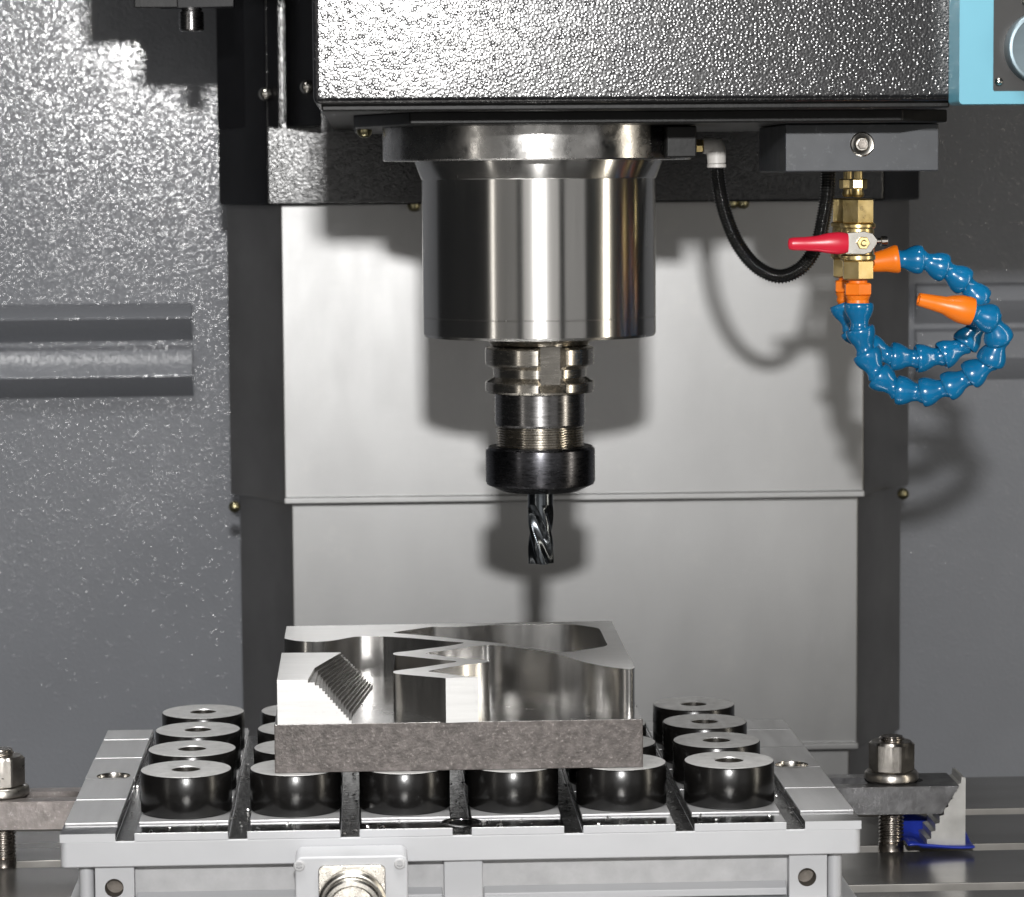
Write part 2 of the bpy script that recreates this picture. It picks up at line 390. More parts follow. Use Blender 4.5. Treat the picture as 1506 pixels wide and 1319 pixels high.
b = MB(); b.lathe(prof([(100, 491), (98, 497), (76, 502), (72, 506), (40, 506)]), (SX, SY, 0), n=96); b.build('spindle_gauge_face', M['holder'], head, angle=25)

# ------------------------------------------------------------------ tool holder and end mill
th = thing('tool_holder', (SX, SY, Z(720)), 'steel collet tool holder with grooved flange and black nut in the spindle', 'tool holder')
k0 = Vector((.16, -.99, 0)).normalized(); ka = math.atan2(k0.y, k0.x)
def keyed(r, h, t):
    d = (t-ka+math.pi) % (2*math.pi)-math.pi
    if abs(d) < .24 and r > R(66) and h > Z(570): return R(66.5)/math.cos(d) if R(66.5)/math.cos(d) < r else r
    return r
b = MB(); b.lathe(prof([(50, 504), (70, 507), (79, 510), (80.5, 512), (80.5, 533), (79.5, 535.5), (69, 541), (68.5, 553), (79.5, 560), (80.5, 562), (80.5, 573), (79, 576), (66, 577.5)]), (SX, SY, 0), n=144, rf=keyed)
b.build('grip_flange', M['holder'], th, angle=20)
b = MB(); b.lathe(prof([(60, 575), (66.5, 578), (66.5, 622), (65, 625), (61, 626)]), (SX, SY, 0), n=96); b.build('holder_body', M['holder_dark'], th, angle=22)
tp = [(61, 624)]
for i in range(9):
    y0 = 627+i*3.7; tp += [(60.5, y0), (65.0, y0+1.4), (65.0, y0+2.0), (60.5, y0+3.2)]
b = MB(); b.lathe(prof(tp+[(62, 661)]), (SX, SY, 0), n=96); b.build('thread', M['holder'], th, angle=25)
b = MB(); b.lathe(prof([(63, 656), (77, 655.5), (80.5, 659), (81, 662), (81, 706), (79, 711), (57, 721), (24, 722), (23, 718)]), (SX, SY, 0), n=96); b.build('collet_nut', M['nut'], th, angle=22)
em = thing('end_mill', (SX, SY, Z(828)), 'dark fluted end mill clamped in the black collet nut', 'cutter')
b = MB(); b.lathe(prof([(19, 714), (19, 741)]), (SX, SY, 0), n=48); b.build('shank', M['mill'], em)
def flute(r, h, t):
    tw = (h-Z(741))/.0175
    a = (t*4 + tw*4) % (2*math.pi) / (2*math.pi)
    f = min(1, max(0, (Z(741)-h)/.006))
    cut = .30*math.sin(math.pi*min(1, a/.72))**.8 if a < .72 else 0
    return r*(1-cut*f)
b = MB(); b.lathe([(R(19), Z(741)-i*(Z(741)-Z(828))/60) for i in range(61)], (SX, SY, 0), n=96, rf=flute); b.build('flutes', M['mill'], em, angle=32)

# ------------------------------------------------------------------ magnetic chuck
ch = thing('magnetic_chuck', (0, .1, TZ), 'light grey magnetic chuck with slotted steel top plate on the dark table', 'chuck')
X0, X1, Y0, Y1 = -.2145, .2155, -.0515, .249
def rrect(x0, x1, y0, y1, r, n=5):
    out = []
    for cx, cy, a0 in ((x1-r, y0+r, -90), (x1-r, y1-r, 0), (x0+r, y1-r, 90), (x0+r, y0+r, 180)):
        for i in range(n+1):
            a = math.radians(a0+90*i/n); out.append((cx+r*math.cos(a), cy+r*math.sin(a)))
    return out
GR, RIM = -.0055, -.0013
SW = .0050
xs_ = [-.18+.06*i for i in range(7)]
b = MB(); b.prism(rrect(X0, X1, Y0, Y1, .004), -.0195, GR); b.build('top_plate', M['chuck'], ch, bevel=.0008)
edges = [X0] + [v for x in xs_ for v in (x-SW, x+SW)] + [X1]
ys_ = [-.030, .033, .093, .155, .215]
for i in range(0, len(edges), 2):
    xa, xb = edges[i], edges[i+1]
    side = i in (0, len(edges)-2)
    hx = -.1982 if i == 0 else .1990
    ring = [(hx+.0098*math.cos(-t*2*math.pi/28), .0995+.0098*math.sin(-t*2*math.pi/28)) for t in range(28)]
    r = MB(); r.prism([(xa, Y0), (xb, Y0), (xb, Y1), (xa, Y1)], GR-.0004, RIM, 'z', [ring] if side else ())
    r.m = [1 if all(abs(r.v[k][1]-Y0) < 1e-6 for k in f) else 0 for f in r.f]
    rib = r.build('pole_rib', [M['plate_dark'], M['chuck']], ch, bevel=0 if side else .0005)
    yy = [Y0+.0, ys_[0]] + ys_[1:] + [Y1]
    side = i in (0, len(edges)-2)
    for j in range(0 if side else 1, len(yy)-1):
        a, c = yy[j], yy[j+1]
        z1 = 0.0
        if side and j == 0: continue
        p = MB(); xm = .0008
        px_a, px_b = (xa+xm, xb-.0006) if not side else (xa+.0004, xb-.0004)
        hole = None
        if side and a < .0995 < c:
            hx = -.1982 if i == 0 else .1990
            hole = [(hx+.0098*math.cos(-t*2*math.pi/28), .0995+.0098*math.sin(-t*2*math.pi/28)) for t in range(28)]
        poly = [(px_a, a+.0009), (px_b, a+.0009), (px_b, c-.0009), (px_a, c-.0009)]
        p.prism(poly, RIM-.0002, z1, 'z', [hole] if hole else ())
        o = p.build('pole_pad', M['plate'], rib, bevel=.0006 if not hole else 0); o.location = (0, 0, 0)
        if hole:
            q = MB(); q.lathe([(.0098, .0002), (.0095, -.0006), (.0095, -.0050), (.0055, -.0051), (0, -.0053)], (hx, .0995, 0), n=32, caps=False)
            o = q.build('counterbore', M['bore'], rib); o.location = (0, 0, 0)
for x in xs_:
    p = MB(); p.box(x-SW+.0002, x+SW-.0002, Y0+.0006, Y1-.0006, GR-.001, GR+.0004); p.build('slot_floor', M['slot'], ch)
p = MB(); p.lathe([(.0113, RIM+.0002), (.0108, RIM+.0006), (.0082, RIM+.0004), (.0078, RIM-.0012), (.003, RIM-.0014)], (0, -.0395, 0), n=40); p.build('locating_plug', M['plate_dark'], ch)
# enamelled body under the plate
BF = -.0460
b = MB(); b.prism(rrect(-.196, .197, BF+.010, .243, .003), TZ+.0005, -.0193); b.build('body', M['chuck2'], ch, bevel=.0008)
for px0_, px1_ in ((140, 197), (653, 710), (1161, 1216)):
    xa, xb = at(px0_, 1290, BF).x, at(px1_, 1290, BF).x
    p = MB()
    if px0_ == 653: p.box(xa, xb, BF, BF+.0105, TZ+.0006, -.0194)
    else:
        hc = at(168 if px0_ == 140 else 1187, 1306 if px0_ == 140 else 1290, BF)
        rr = mm(14, BF)
        p.prism([(xa, TZ+.0006), (xb, TZ+.0006), (xb, -.0194), (xa, -.0194)], BF, BF+.0105, 'y',
                [[(hc.x+rr*math.cos(-t*2*math.pi/28), hc.z+rr*math.sin(-t*2*math.pi/28)) for t in range(28)]])
    post = p.build('post', M['chuck'], ch, bevel=.0007 if px0_ == 653 else 0)
    if px0_ != 653:
        q = MB(); q.lathe([(rr*.99, .0), (rr*.94, .0015), (rr*.94, .0092), (0, .0096)], (hc.x, BF+.0002, hc.z), (0, 1, 0), 28, caps=False)
        q.build('bolt_hole', M['hole'], post).location = (0, 0, 0)
for px_, hz in ((127, 0), (1228, 0)):
    c = at(px_, 1290, BF+.006); p = MB(); p.lathe([(mm(11, BF), TZ+.0006), (mm(11, BF), -.0194)], (c.x, BF+.008, 0), n=24); p.build('corner_rod', M['chuck'], ch)
for pa, pb in ((199, 651), (712, 1159)):
    xa, xb = at(pa, 1290, BF).x, at(pb, 1290, BF).x
    z0 = at(700, 1313, BF+.006).z
    p = MB(); p.prism([(BF+.0045, z0), (BF+.0045, z0-.004), (BF+.0102, z0-.004), (BF+.0102, z0+.003)], xa, xb, 'x'); p.build('panel_sill', M['chuck'], ch, bevel=.0006)
zf = at(1200, 1313, BF).z
b = MB(); b.prism(rrect(-.214, .215, BF-.002, .243, .004), TZ+.0004, zf-.0035); b.build('base_flange', M['chuck'], ch, bevel=.001)
# plug socket on the front
CFY = -.078
cx0, cx1 = at(434, 1290, CFY).x, at(600, 1290, CFY).x
cz1 = at(515, 1259, CFY).z; cz0 = cz1-.058
box_ = MB(); box_.prism([(x, z) for x, z in rrect(cx0, cx1, cz0, cz1, .004)], CFY, Y0-.0004, 'y')
cb = box_.build('socket_box', M['chuck'], ch, bevel=.0012)
for px_, py_ in ((440, 1273), (588, 1270)):
    c = at(px_, py_, CFY); q = MB()
    q.lathe([(.0030, .0), (.0030, .0007), (.0024, .0012), (.0016, .0012), (.0014, .0003), (0, .0003)], c, (0, -1, 0), 20)
    q.box(c.x-.0018, c.x+.0018, c.y-.0014, c.y, c.z-.0003, c.z+.0003)
    q.build('screw', M['chuck2'], cb).location = (0, 0, 0)
c = at(518, 1322, CFY-.003)
s_ = mm(50, CFY)
q = MB(); q.prism(rrect(c.x-s_, c.x+s_, c.z-s_, c.z+s_, .003), CFY-.0025, CFY+.0005, 'y'); q.build('connector_plate', M['nickel'], cb, bevel=.0005).location = (0, 0, 0)
q = MB(); q.lathe([(.0182, 0), (.0182, .003), (.0168, .0042), (.0160, .0044), (.0160, .012), (.0150, .0135), (.013, .0138), (.012, .0128), (0, .0128)], (c.x, CFY-.002, c.z-.003), (0, -1, 0), 64)
q.build('connector_cap', M['nickel'], cb, angle=25).location = (0, 0, 0)

# ------------------------------------------------------------------ pole extension pucks
PH = .0230
puck0 = None
for j in range(4):
    for i in range(6):
        x, y = -.15+.06*i, .06*j
        lab = 'black bored puck, %s row from the plug socket edge, %s column from the brownish strap' % (
            ('first', 'second', 'third', 'fourth')[j], ('first', 'second', 'third', 'fourth', 'fifth', 'sixth')[i])
        grp = 'pucks clear of the workpiece' if i in (0, 5) else 'pucks under the workpiece'
        if puck0 is None:
            puck0 = thing('pole_puck', (0, 0, 0), lab, 'puck', grp)
            q = MB(); q.lathe([(.0243, 0), (.0250, .0008), (.0250, PH-.0008), (.0246, PH-.0002)], n=72, caps=False); q.build('painted_side', M['puck_side'], puck0, angle=50)
            q = MB(); q.lathe([(.0246, PH-.0002), (.0243, PH), (.0084, PH), (.0079, PH-.0006)], n=72, caps=False); q.build('top_face', M['puck_top'], puck0, angle=30)
            q = MB(); q.lathe([(.0079, PH-.0006), (.0079, .006), (.0045, .0055), (.0045, .0005), (.0243, 0)], n=40, caps=False); q.build('bore', M['bore'], puck0, angle=30)
            o = puck0
        else: o = copy_tree(puck0)
        o.location = (x, y, .0001); o.rotation_euler.z = random.uniform(0, 6.28)
        tag(o, lab, 'puck', grp)

# ------------------------------------------------------------------ milled workpiece
WZ0, WZB, WZT = PH+.0002, .0500, .0745
wp = thing('workpiece', (0, .08, WZ0), 'milled aluminium workpiece with zigzag wall and pocket lying on black pucks', 'workpiece')
WX0, WX1, WY0, WY1 = -.1007, .1005, -.0178, .1840
b = MB(); b.box(WX0, WX1, WY0, WY1, WZ0, WZB)
b.m = [1 if all(abs(b.v[k][2]-WZB) < 1e-6 for k in f) else 0 for f in b.f]
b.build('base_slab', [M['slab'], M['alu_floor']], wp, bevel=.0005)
r1 = lambda x, y: onz(400+x/7.328, 900+y/7.328, WZT).xy
r2 = lambda x, y: onz(560+x/7.328, 900+y/7.328, WZT).xy
r3 = lambda x, y: onz(720+x/6.275, 890+y/6.275, WZT).xy
def contour(l, n=4):
    """rounded runs ('s' lists) joined by sharp corners"""
    out = []
    for seg in l:
        pts = [tuple(p) for p in seg]
        out += smooth_path(pts, n) if len(pts) > 2 else pts
    res = [out[0]]
    for p in out[1:]:
        if (Vector(p)-Vector(res[-1])).length > 2e-4: res.append(p)
    if (Vector(res[0])-Vector(res[-1])).length < 2e-4: res.pop()
    return res
outer = contour([
    [r1(158, 152), r1(133, 285)],
    [r1(133, 285), r1(250, 308), r1(400, 318), r1(560, 316), r1(700, 300), r1(880, 268), r1(1020, 262), r1(1180, 262), r2(60, 264), r2(300, 278), r2(500, 295), r2(700, 314), r2(860, 326), r2(893, 331), r2(860, 341)],
    [r2(860, 341), r2(700, 368), r2(500, 394), r2(300, 420), r2(170, 434), r2(132, 446), r2(160, 464), r2(300, 478), r2(600, 510), r2(790, 526), r2(814, 533), r2(785, 543)],
    [r2(785, 543), r2(600, 570), r2(400, 600), r2(170, 630), r2(134, 648), r2(165, 664), r2(300, 677)],
    [r2(300, 677), r2(700, 712)], [r2(700, 712), r2(1050, 701)],
    [r2(1050, 701), r2(900, 690), r2(700, 664), r2(545, 644), r2(512, 637), r2(550, 626)],
    [r2(550, 626), r2(700, 600), r2(900, 570), r2(1090, 548), r2(1172, 530), r2(1110, 518), r2(950, 505), r2(800, 490), r2(640, 468), r2(510, 450), r2(484, 443), r2(520, 434)],
    [r2(520, 434), r2(650, 420), r2(800, 400), r2(950, 376), r2(1100, 358), r2(1200, 356), r2(1319, 364), r3(250, 392), r3(450, 418), r3(620, 447), r3(740, 482), r3(870, 523), r3(1000, 551), r3(1130, 573), r3(1250, 586), r3(1315, 586), r3(1338, 572), r3(1330, 555)],
    [(WX1-.0006, WY1-.0004)]])
pocket = contour([
    [r2(135, 220), r2(160, 214), r2(300, 193), r2(520, 163), r2(620, 158), r2(900, 156), r3(60, 180), r3(400, 175), r3(600, 173), r3(740, 176), r3(860, 188), r3(985, 208), r3(1015, 222), r3(1035, 255)],
    [r3(1035, 255), r3(1070, 330), r3(1086, 360), r3(1068, 376), r3(1000, 390), r3(850, 413), r3(740, 430), r3(620, 428), r3(450, 405), r3(250, 374), r2(1319, 341), r2(1180, 325), r2(1000, 308), r2(850, 292), r2(600, 264), r2(400, 246), r2(200, 231), r2(148, 224), r2(135, 220)]])
b = MB(); b.prism(outer, WZB-.0002, WZT, 'z', [pocket])
b.m = [1 if all(abs(b.v[k][2]-WZT) < 1e-6 for k in f) else 0 for f in b.f]
# the sawn end of the zigzag is the flat facing forward
for i, f in enumerate(b.f):
    if len(f) == 4:
        xs4 = [b.v[k] for k in f]
        if max(p[1] for p in xs4)-min(p[1] for p in xs4) < .004 and max(p[1] for p in xs4) < WY0+.012 and max(p[0] for p in xs4)-min(p[0] for p in xs4) > .01: b.m[i] = 2
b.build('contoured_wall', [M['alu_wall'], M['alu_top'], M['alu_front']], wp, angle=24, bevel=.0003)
# front-left block with the stepped ramp
NT = 15
Et, Eb = onz(462.5, 982.3, WZT), onz(521, 1053, WZB)
Bt, Bb = onz(501.7, 959.4, WZT), onz(551.5, 1009.2, WZB)
BLk = onz(414.3, 960.0, WZT)
Ft = onz(405.5, 1001.2, WZT)
fx_t, fx_b = Et.x-.003, Eb.x
blk = None
for k in range(NT):
    z1 = WZT-(WZT-WZB)*k/NT; z0 = WZT-(WZT-WZB)*(k+1)/NT
    t = (k+.0)/NT if k else 0
    te = t**1.25*.55+.45*t
    E = Et.lerp(Eb, 1-(1-t)**1.0 if False else te*.75+.25*t**.6 if t else 0); B_ = Bt.lerp(Bb, t)
    fxx = fx_t+(fx_b-fx_t)*(t**.7 if t else 0)
    poly = [(BLk.x, WY0+.0002), (min(fxx, E.x), WY0+.0002), (E.x, max(E.y, WY0+.0004)), (B_.x, B_.y), (BLk.x, BLk.y)]
    q = MB(); q.prism(poly, z0, z1 if k else WZT)
    for i, f in enumerate(q.f):
        ys4 = [q.v[m_][1] for m_ in f]
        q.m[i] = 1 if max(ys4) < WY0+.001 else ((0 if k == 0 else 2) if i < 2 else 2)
        if i >= 2 and len(f) == 4 and (i-2) in (1,): q.m[i] = 1
    if blk is None:
        blk = thing  # placeholder
        acc = MB()
    acc.add(q.v, q.f); acc.m[-len(q.m):] = q.m
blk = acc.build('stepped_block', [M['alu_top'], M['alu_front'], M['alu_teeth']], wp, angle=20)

# ------------------------------------------------------------------ clamps at both sides
YK = .125
def strap_thing(px_stud, side, xt, xe_, mt, label):
    sx = at(px_stud, 1170, YK).x
    t = thing('clamp_strap', (sx, YK, -.032), label, 'clamp')
    z1 = -.0155; z0 = z1-.0165
    ya, yb = YK-.020, YK+.020
    tw = .009
    if side > 0: poly = [(xt, ya+.004), (xt+.006, ya), (xe_, ya), (xe_, yb), (xt, yb)]
    else: poly = [(xe_, ya), (xt-.0065, ya), (xt-.0005, ya+.006), (xt-.0005, yb), (xe_, yb)]
    lo, hi = (xt+.010, sx+.010) if side > 0 else (sx-.010, xt-.012)
    hole = []
    for cx_, a0 in ((hi, -90), (lo, 90)):
        for i in range(9):
            a = math.radians(a0+180*i/8); hole.append((cx_+tw*math.cos(a), YK+tw*math.sin(a)))
    b = MB(); b.prism(poly, z0, z1, 'z', [hole[::-1]])
    if side > 0:       # the far end leans with the teeth of the step block
        b.v = [(v[0]-.0105 if abs(v[0]-xe_) < 1e-6 and abs(v[2]-z0) < 1e-6 else v[0], v[1], v[2]) for v in b.v]
    b.build('bar', mt, t, bevel=0, angle=25)
    return t, sx, z1, z0
xrt, xlf = .2158, -.2148
t, sxr, kz1, kz0 = strap_thing(1311, 1, xrt, at(1411, 1150, YK-.02).x, M['strap2'], 'dark steel clamp strap resting on the serrated step block')
t, sxl, kz1, kz0 = strap_thing(3, -1, xlf, -.36, M['strap'], 'brownish steel clamp strap with no step block in view')
def thread_prof(r, z0, z1, p=.0022):
    l = [(r*.9, z0)]; z = z0
    while z < z1-p:
        l += [(r*.88, z+p*.1), (r, z+p*.4), (r, z+p*.6), (r*.88, z+p*.9)]; z += p
    return l+[(r*.86, z1), (0, z1)]
for sx, w1, off in ((sxr, 'on the dark strap beside the step block', 0), (sxl, 'on the brownish clamp strap', 1)):
    top = at(1308, 1082, YK).z + off*.001
    st = thing('clamp_stud', (sx, YK, TZ-.02), 'threaded steel clamp stud '+w1, 'stud', None)
    b = MB(); r = .0076
    b.lathe([(r, TZ-.012), (r, TZ+.004)] + thread_prof(r, TZ+.0045, -.034)+[], (sx, YK, 0), n=28, caps=False)
    b.build('lower_thread', M['stud'], st, angle=60)
    b = MB(); b.lathe([(r*.95, -.0345), (r*.95, .0)], (sx, YK, 0), n=28, caps=False); b.build('shank', M['stud'], st)
    b = MB(); b.lathe(thread_prof(r, -.002, top), (sx, YK, 0), n=28, caps=False); b.build('upper_thread', M['stud'], st, angle=60)
    b = MB(); b.box(sx-.012, sx+.012, YK-.012, YK+.012, TZ-.0235, TZ-.0135); b.build('slot_nut', M['stud'], st, bevel=.001)
    nn = thing('flange_nut', (sx, YK, kz1), 'worn steel flange nut and washer '+w1, 'nut')
    zn = kz1+.0002
    b = MB(); b.lathe([(.0148, zn), (.0160, zn+.0012), (.0160, zn+.0045), (.0150, zn+.0058), (.009, zn+.0058), (.009, zn)], (sx, YK, 0), n=48, caps=False); b.build('washer', M['hexnut'], nn, angle=40)
    zt_ = at(1308, 1094, YK-.01).z
    rot = math.radians(-90+13 if not off else -90+33)
    b = MB()
    hp = [(.0115, zn+.0058), (.0136, zn+.0068), (.0138, zt_-.0015), (.0118, zt_), (.0072, zt_)]
    def hexr(r_, h, tt, rot=rot):
        a = (tt-rot) % (math.pi/3)-math.pi/6
        return min(r_, .0121/math.cos(a))
    b.lathe(hp, (sx, YK, 0), n=72, rf=hexr); b.build('hexagon', M['hexnut'], nn, angle=18)
# step block
yb0, yb1 = YK-.014, YK+.014
P0 = at(1357, 1242, yb0); P1 = at(1413, 1142, yb0); xr_ = at(1420, 1180, yb0).x
zb_ = TZ+.0032
nt_ = 9; pl = [(xr_, zb_), (xr_, P1.z-.001), (P1.x+.0005, P1.z)]
for i in range(nt_):
    t0 = i/nt_; t1 = (i+1)/nt_
    a = (P1.x+(P0.x-P1.x)*t0, P1.z+(zb_-P1.z)*t0); c_ = (P1.x+(P0.x-P1.x)*t1, P1.z+(zb_-P1.z)*t1)
    pl += [(a[0]+.0002, c_[1]+(a[1]-c_[1])*.15), (c_[0], c_[1]+.0001)]
pl[-1] = (P0.x, zb_)
sbk = thing('step_block', (xr_, YK, zb_), 'serrated triangular steel step block standing on blue plastic film', 'step block')
b = MB(); b.prism(pl, yb0, yb1, 'y'); b.build('toothed_wedge', M['step'], sbk, angle=20)
# blue film
b = MB(); nx, ny = 14, 8
fx0, fx1 = at(1337, 1250, YK-.025).x, at(1439, 1240, YK-.025).x
vv_ = []
for i in range(nx+1):
    for j in range(ny+1):
        u, v = i/nx, j/ny
        x = fx0+(fx1-fx0)*u; y = YK-.020+.045*v
        inside = (P0.x-.002 < x < xr_+.002) and (yb0-.002 < y < yb1+.002)
        z = TZ+.0024 + (0 if inside else (.0014*math.sin(5*u+1)+.0012*math.sin(7*v+3*u)+.0012) + .012*max(0, v-.72)/.28*(1-.6*u) + .004*max(0, u-.9)*10*v)
        if inside: z = TZ+.0024
        vv_.append((x, y, z))
b.add(vv_, [(i*(ny+1)+j, (i+1)*(ny+1)+j, (i+1)*(ny+1)+j+1, i*(ny+1)+j+1) for i in range(nx) for j in range(ny)])
o = b.build('plastic_film', M['blue_film']); so = o.modifiers.new('solid', 'SOLIDIFY'); so.thickness = .0022; so.offset = -1
sb2 = o.modifiers.new('sub', 'SUBSURF'); sb2.levels = 1; sb2.render_levels = 1
tag(o, 'crumpled blue plastic film lying under the step block', 'plastic film')

# ------------------------------------------------------------------ coolant block, valves and hoses
BY0, BY1 = .015, .125
kx0, kx1 = at(1155, 215, BY0).x, at(1381, 215, BY0).x
bz1, bz0 = zp-.0003, at(1267, 252, BY0).z
cb_ = thing('coolant_block', (kx0+.04, .06, bz0), 'dark grey rectangular coolant manifold block with one socket screw', 'manifold')
b = MB(); b.box(kx0, kx1, BY0, BY1, bz0, bz1); b.build('body', M['block'], cb_, bevel=.0008)
c = at(1267.5, 212, BY0)
b = MB(); b.lathe([(.0067, -.001), (.0067, .0012), (.0060, .0018), (.0040, .0014), (.0034, .0010), (.0033, .0006)], c, (0, -1, 0), 40, caps=True); scw = b.build('screw', M['chrome'], cb_)
b = MB(); b.hexa(c, .0029, .0008, .0026, .3, (0, -1, 0)); b.build('hex_socket', M['stud'], scw).location = (0, 0, 0)

VX = None
def valve(y, pxc, label, lever):
    c0 = at(pxc, 340, y); x = c0.x
    zz = lambda py: at(1262, py, .055).z
    q = lambda p: mm(p, .055)
    t = thing('ball_valve', (x, y, zz(411)), label, 'valve')
    A = (x, y, 0)
    b = MB(); b.lathe([(q(7), zz(290)), (q(9), zz(286)), (q(7.5), zz(281)), (q(7), zz(278)), (q(7), bz0+.0005)][::1], A, n=24); b.build('upper_nipple', M['brass'], t, angle=40)
    b = MB(); b.hexa(A, q(13), zz(278), zz(263), math.radians(-72)); b.build('union_nut', M['brass'], t, angle=25)
    b = MB(); b.hexa(A, q(25.5), zz(329), zz(292), math.radians(-100), ch=.06); b.build('upper_hexagon', M['brass'], t, angle=25)
    b = MB(); b.lathe([(q(24), zz(336)), (q(25.8), zz(334)), (q(25.8), zz(330)), (q(24), zz(328))], A, n=48); b.build('collar', M['brass'], t)
    b = MB(); b.lathe([(q(23), zz(378)), (q(24), zz(374)), (q(23.5), zz(340)), (q(22.5), zz(335))], A, n=48); b.build('barrel', M['brass'], t)
    b = MB(); b.lathe([(q(24), zz(383)), (q(26), zz(381)), (q(26), zz(376)), (q(24), zz(374))], A, n=48); b.build('collar', M['brass'], t)
    b = MB(); b.hexa(A, q(25), zz(411.5), zz(382), math.radians(-97), ch=.08); b.build('lower_hexagon', M['brass'], t, angle=25)
    yl = y-q(29)
    if lever:
        zc = zz(356.5)
        b = MB(); b.lathe([(q(8), 0), (q(8), q(8))], (x, y-q(22), zc), (0, -1, 0), 24); b.build('stem', M['brass'], t)
        pts = [(x+q(22), zc-q(3)), (x+q(24), zc+q(4)), (x+q(16), zc+q(14)), (x+q(4), zc+q(17)), (x-q(22), zc+q(15)), (x-q(30), zc+q(12)), (x-q(30), zc-q(12)), (x-q(22), zc-q(16)), (x+q(4), zc-q(17)), (x+q(14), zc-q(14))]
        b = MB(); b.prism(pts, yl-q(3), yl, 'y'); lv = b.build('lever', M['chrome'], t, bevel=.0004)
        path = [(x-q(20), yl-q(1.5), zc), (x-q(28), yl-q(1.5), zc), (x-q(36), yl-q(1.5), zc), (x-q(50), yl-q(1.5), zc), (x-q(66), yl-q(1.5), zc-q(.4)), (x-q(85), yl-q(1.5), zc-q(.6)), (x-q(101), yl-q(1.5), zc-q(.6)), (x-q(107), yl-q(1.5), zc-q(.6)), (x-q(108.5), yl-q(1.5), zc-q(.6))]
        b = MB(); b.tube(path, [q(14), q(16), q(16.5), q(15), q(11.5), q(10), q(9.5), q(8), q(3)], 20)
        b.v = [(v[0], (yl-q(1.5))+(v[1]-(yl-q(1.5)))*.62, v[2]) for v in b.v]
        b.build('grip', M['red'], lv, angle=60).location = (0, 0, 0)
        b = MB(); b.hexa((x+q(2), yl-q(3), zc), q(10), 0, q(5), .2, (0, -1, 0)); b.lathe([(q(5), q(5)), (q(5), q(8)), (q(3), q(9))], (x+q(2), yl-q(3), zc), (0, -1, 0), 20); b.build('lever_nut', M['brass'], lv, angle=25).location = (0, 0, 0)
    else:
        zc = zz(357)
        b = MB(); b.lathe([(q(6), 0), (q(6), q(20)), (q(9), q(20.5)), (q(9), q(25)), (q(5), q(26)), (q(5), q(34)), (q(8), q(35)), (q(8), q(44)), (q(6), q(45))], (x+q(14), y-.004, zc), (1, 0, 0), 20); b.build('stem', M['chrome'], t, angle=40)
    return t, x, zz, q
vf, vx, zz, q = valve(.055, 1262, 'brass ball valve with red lever grip under the coolant block', True)
vr, vx2, _, _ = valve(.098, 1247, 'brass ball valve without red grip, half hidden behind its twin', False)

def hose(name, label, px_pts, y_pts, fit_x, fit_y, nz_pts, nozzle_prof, seg_px=38):
    t = thing('coolant_hose', (fit_x, fit_y, zz(440)), label, 'hose', None)
    A = (fit_x, fit_y, 0)
    b = MB(); b.hexa(A, q(21.5), zz(434), zz(416), math.radians(-95), ch=.1); b.lathe([(q(14), zz(417)), (q(14), zz(411.8))], A, n=32); b.lathe([(q(14), zz(452)), (q(17), zz(447)), (q(16), zz(441)), (q(19), zz(434.5))], A, n=32); b.build('connector', M['orange'], t, angle=25)
    pts = smooth_path([tuple(at(px, py, y)) for (px, py), y in zip(px_pts, y_pts)], 16)
    pts = [Vector(p) for p in pts]
    acc = [0]
    for a, c in zip(pts, pts[1:]): acc.append(acc[-1]+(c-a).length)
    n = max(2, round(acc[-1]/q(seg_px))); L = acc[-1]/n
    def P(s):
        for k in range(len(acc)-1):
            if acc[k+1] >= s-1e-9:
                f = (s-acc[k])/max(1e-9, acc[k+1]-acc[k]); return pts[k].lerp(pts[k+1], f)
        return pts[-1]
    for i in range(n):
        a, c = P(i*L), P((i+1)*L); d = (c-a).normalized(); l = (c-a).length
        pr = [(q(16), l*.07), (q(20.4), -l*.02), (q(21.8), l*.03), (q(22.0), l*.15), (q(21.0), l*.30), (q(18.4), l*.47), (q(14.8), l*.63), (q(13.4), l*.77), (q(13.4), l*.87), (q(15.0), l*.97), (q(15.6), l*1.06), (q(12), l*1.18)]
        b = MB(); b.lathe(pr, a, d, 32); b.build('segment', M['blue'], t, angle=50)
    e = pts[-1]; tip = Vector(at(*nz_pts[0], nz_pts[1])); d = (tip-e); l = d.length
    b = MB(); b.lathe([(q(r), l*s) for r, s in nozzle_prof], e-d.normalized()*q(3), d, 32); b.build('nozzle', M['orange'], t, angle=40)
    return t
hose('a', 'blue segmented coolant hose from the front valve ending in an open orange nozzle',
     [(1263, 446), (1264, 480), (1272, 514), (1288, 548), (1316, 572), (1350, 578), (1386, 572), (1420, 556), (1452, 536), (1469, 508), (1466, 478), (1446, 462), (1428, 458)],
     [.055, .055, .055, .053, .050, .046, .042, .038, .034, .030, .026, .022, .020], vx, .055,
     ((1351, 440), .018), [(14, 0), (20, .02), (21, .10), (20.5, .25), (17, .42), (13, .55), (11.5, .75), (10, .98), (9.4, 1.04), (6, 1.04), (5.5, .9)])
hose('b', 'blue segmented coolant hose whose orange nozzle curls back behind the brass valve',
     [(1240, 446), (1248, 472), (1265, 500), (1292, 519), (1328, 526), (1364, 527), (1396, 520), (1424, 502), (1440, 476), (1444, 448), (1428, 424), (1402, 402), (1370, 386), (1338, 379), (1318, 381)],
     [.098, .097, .096, .094, .092, .092, .092, .092, .092, .090, .088, .086, .084, .083, .083], vx2, .098,
     ((1268, 388), .085), [(15, 0), (20, -.02), (21.5, .05), (20.5, .15), (17, .4), (15, .7), (12, .98), (10, 1.0)])

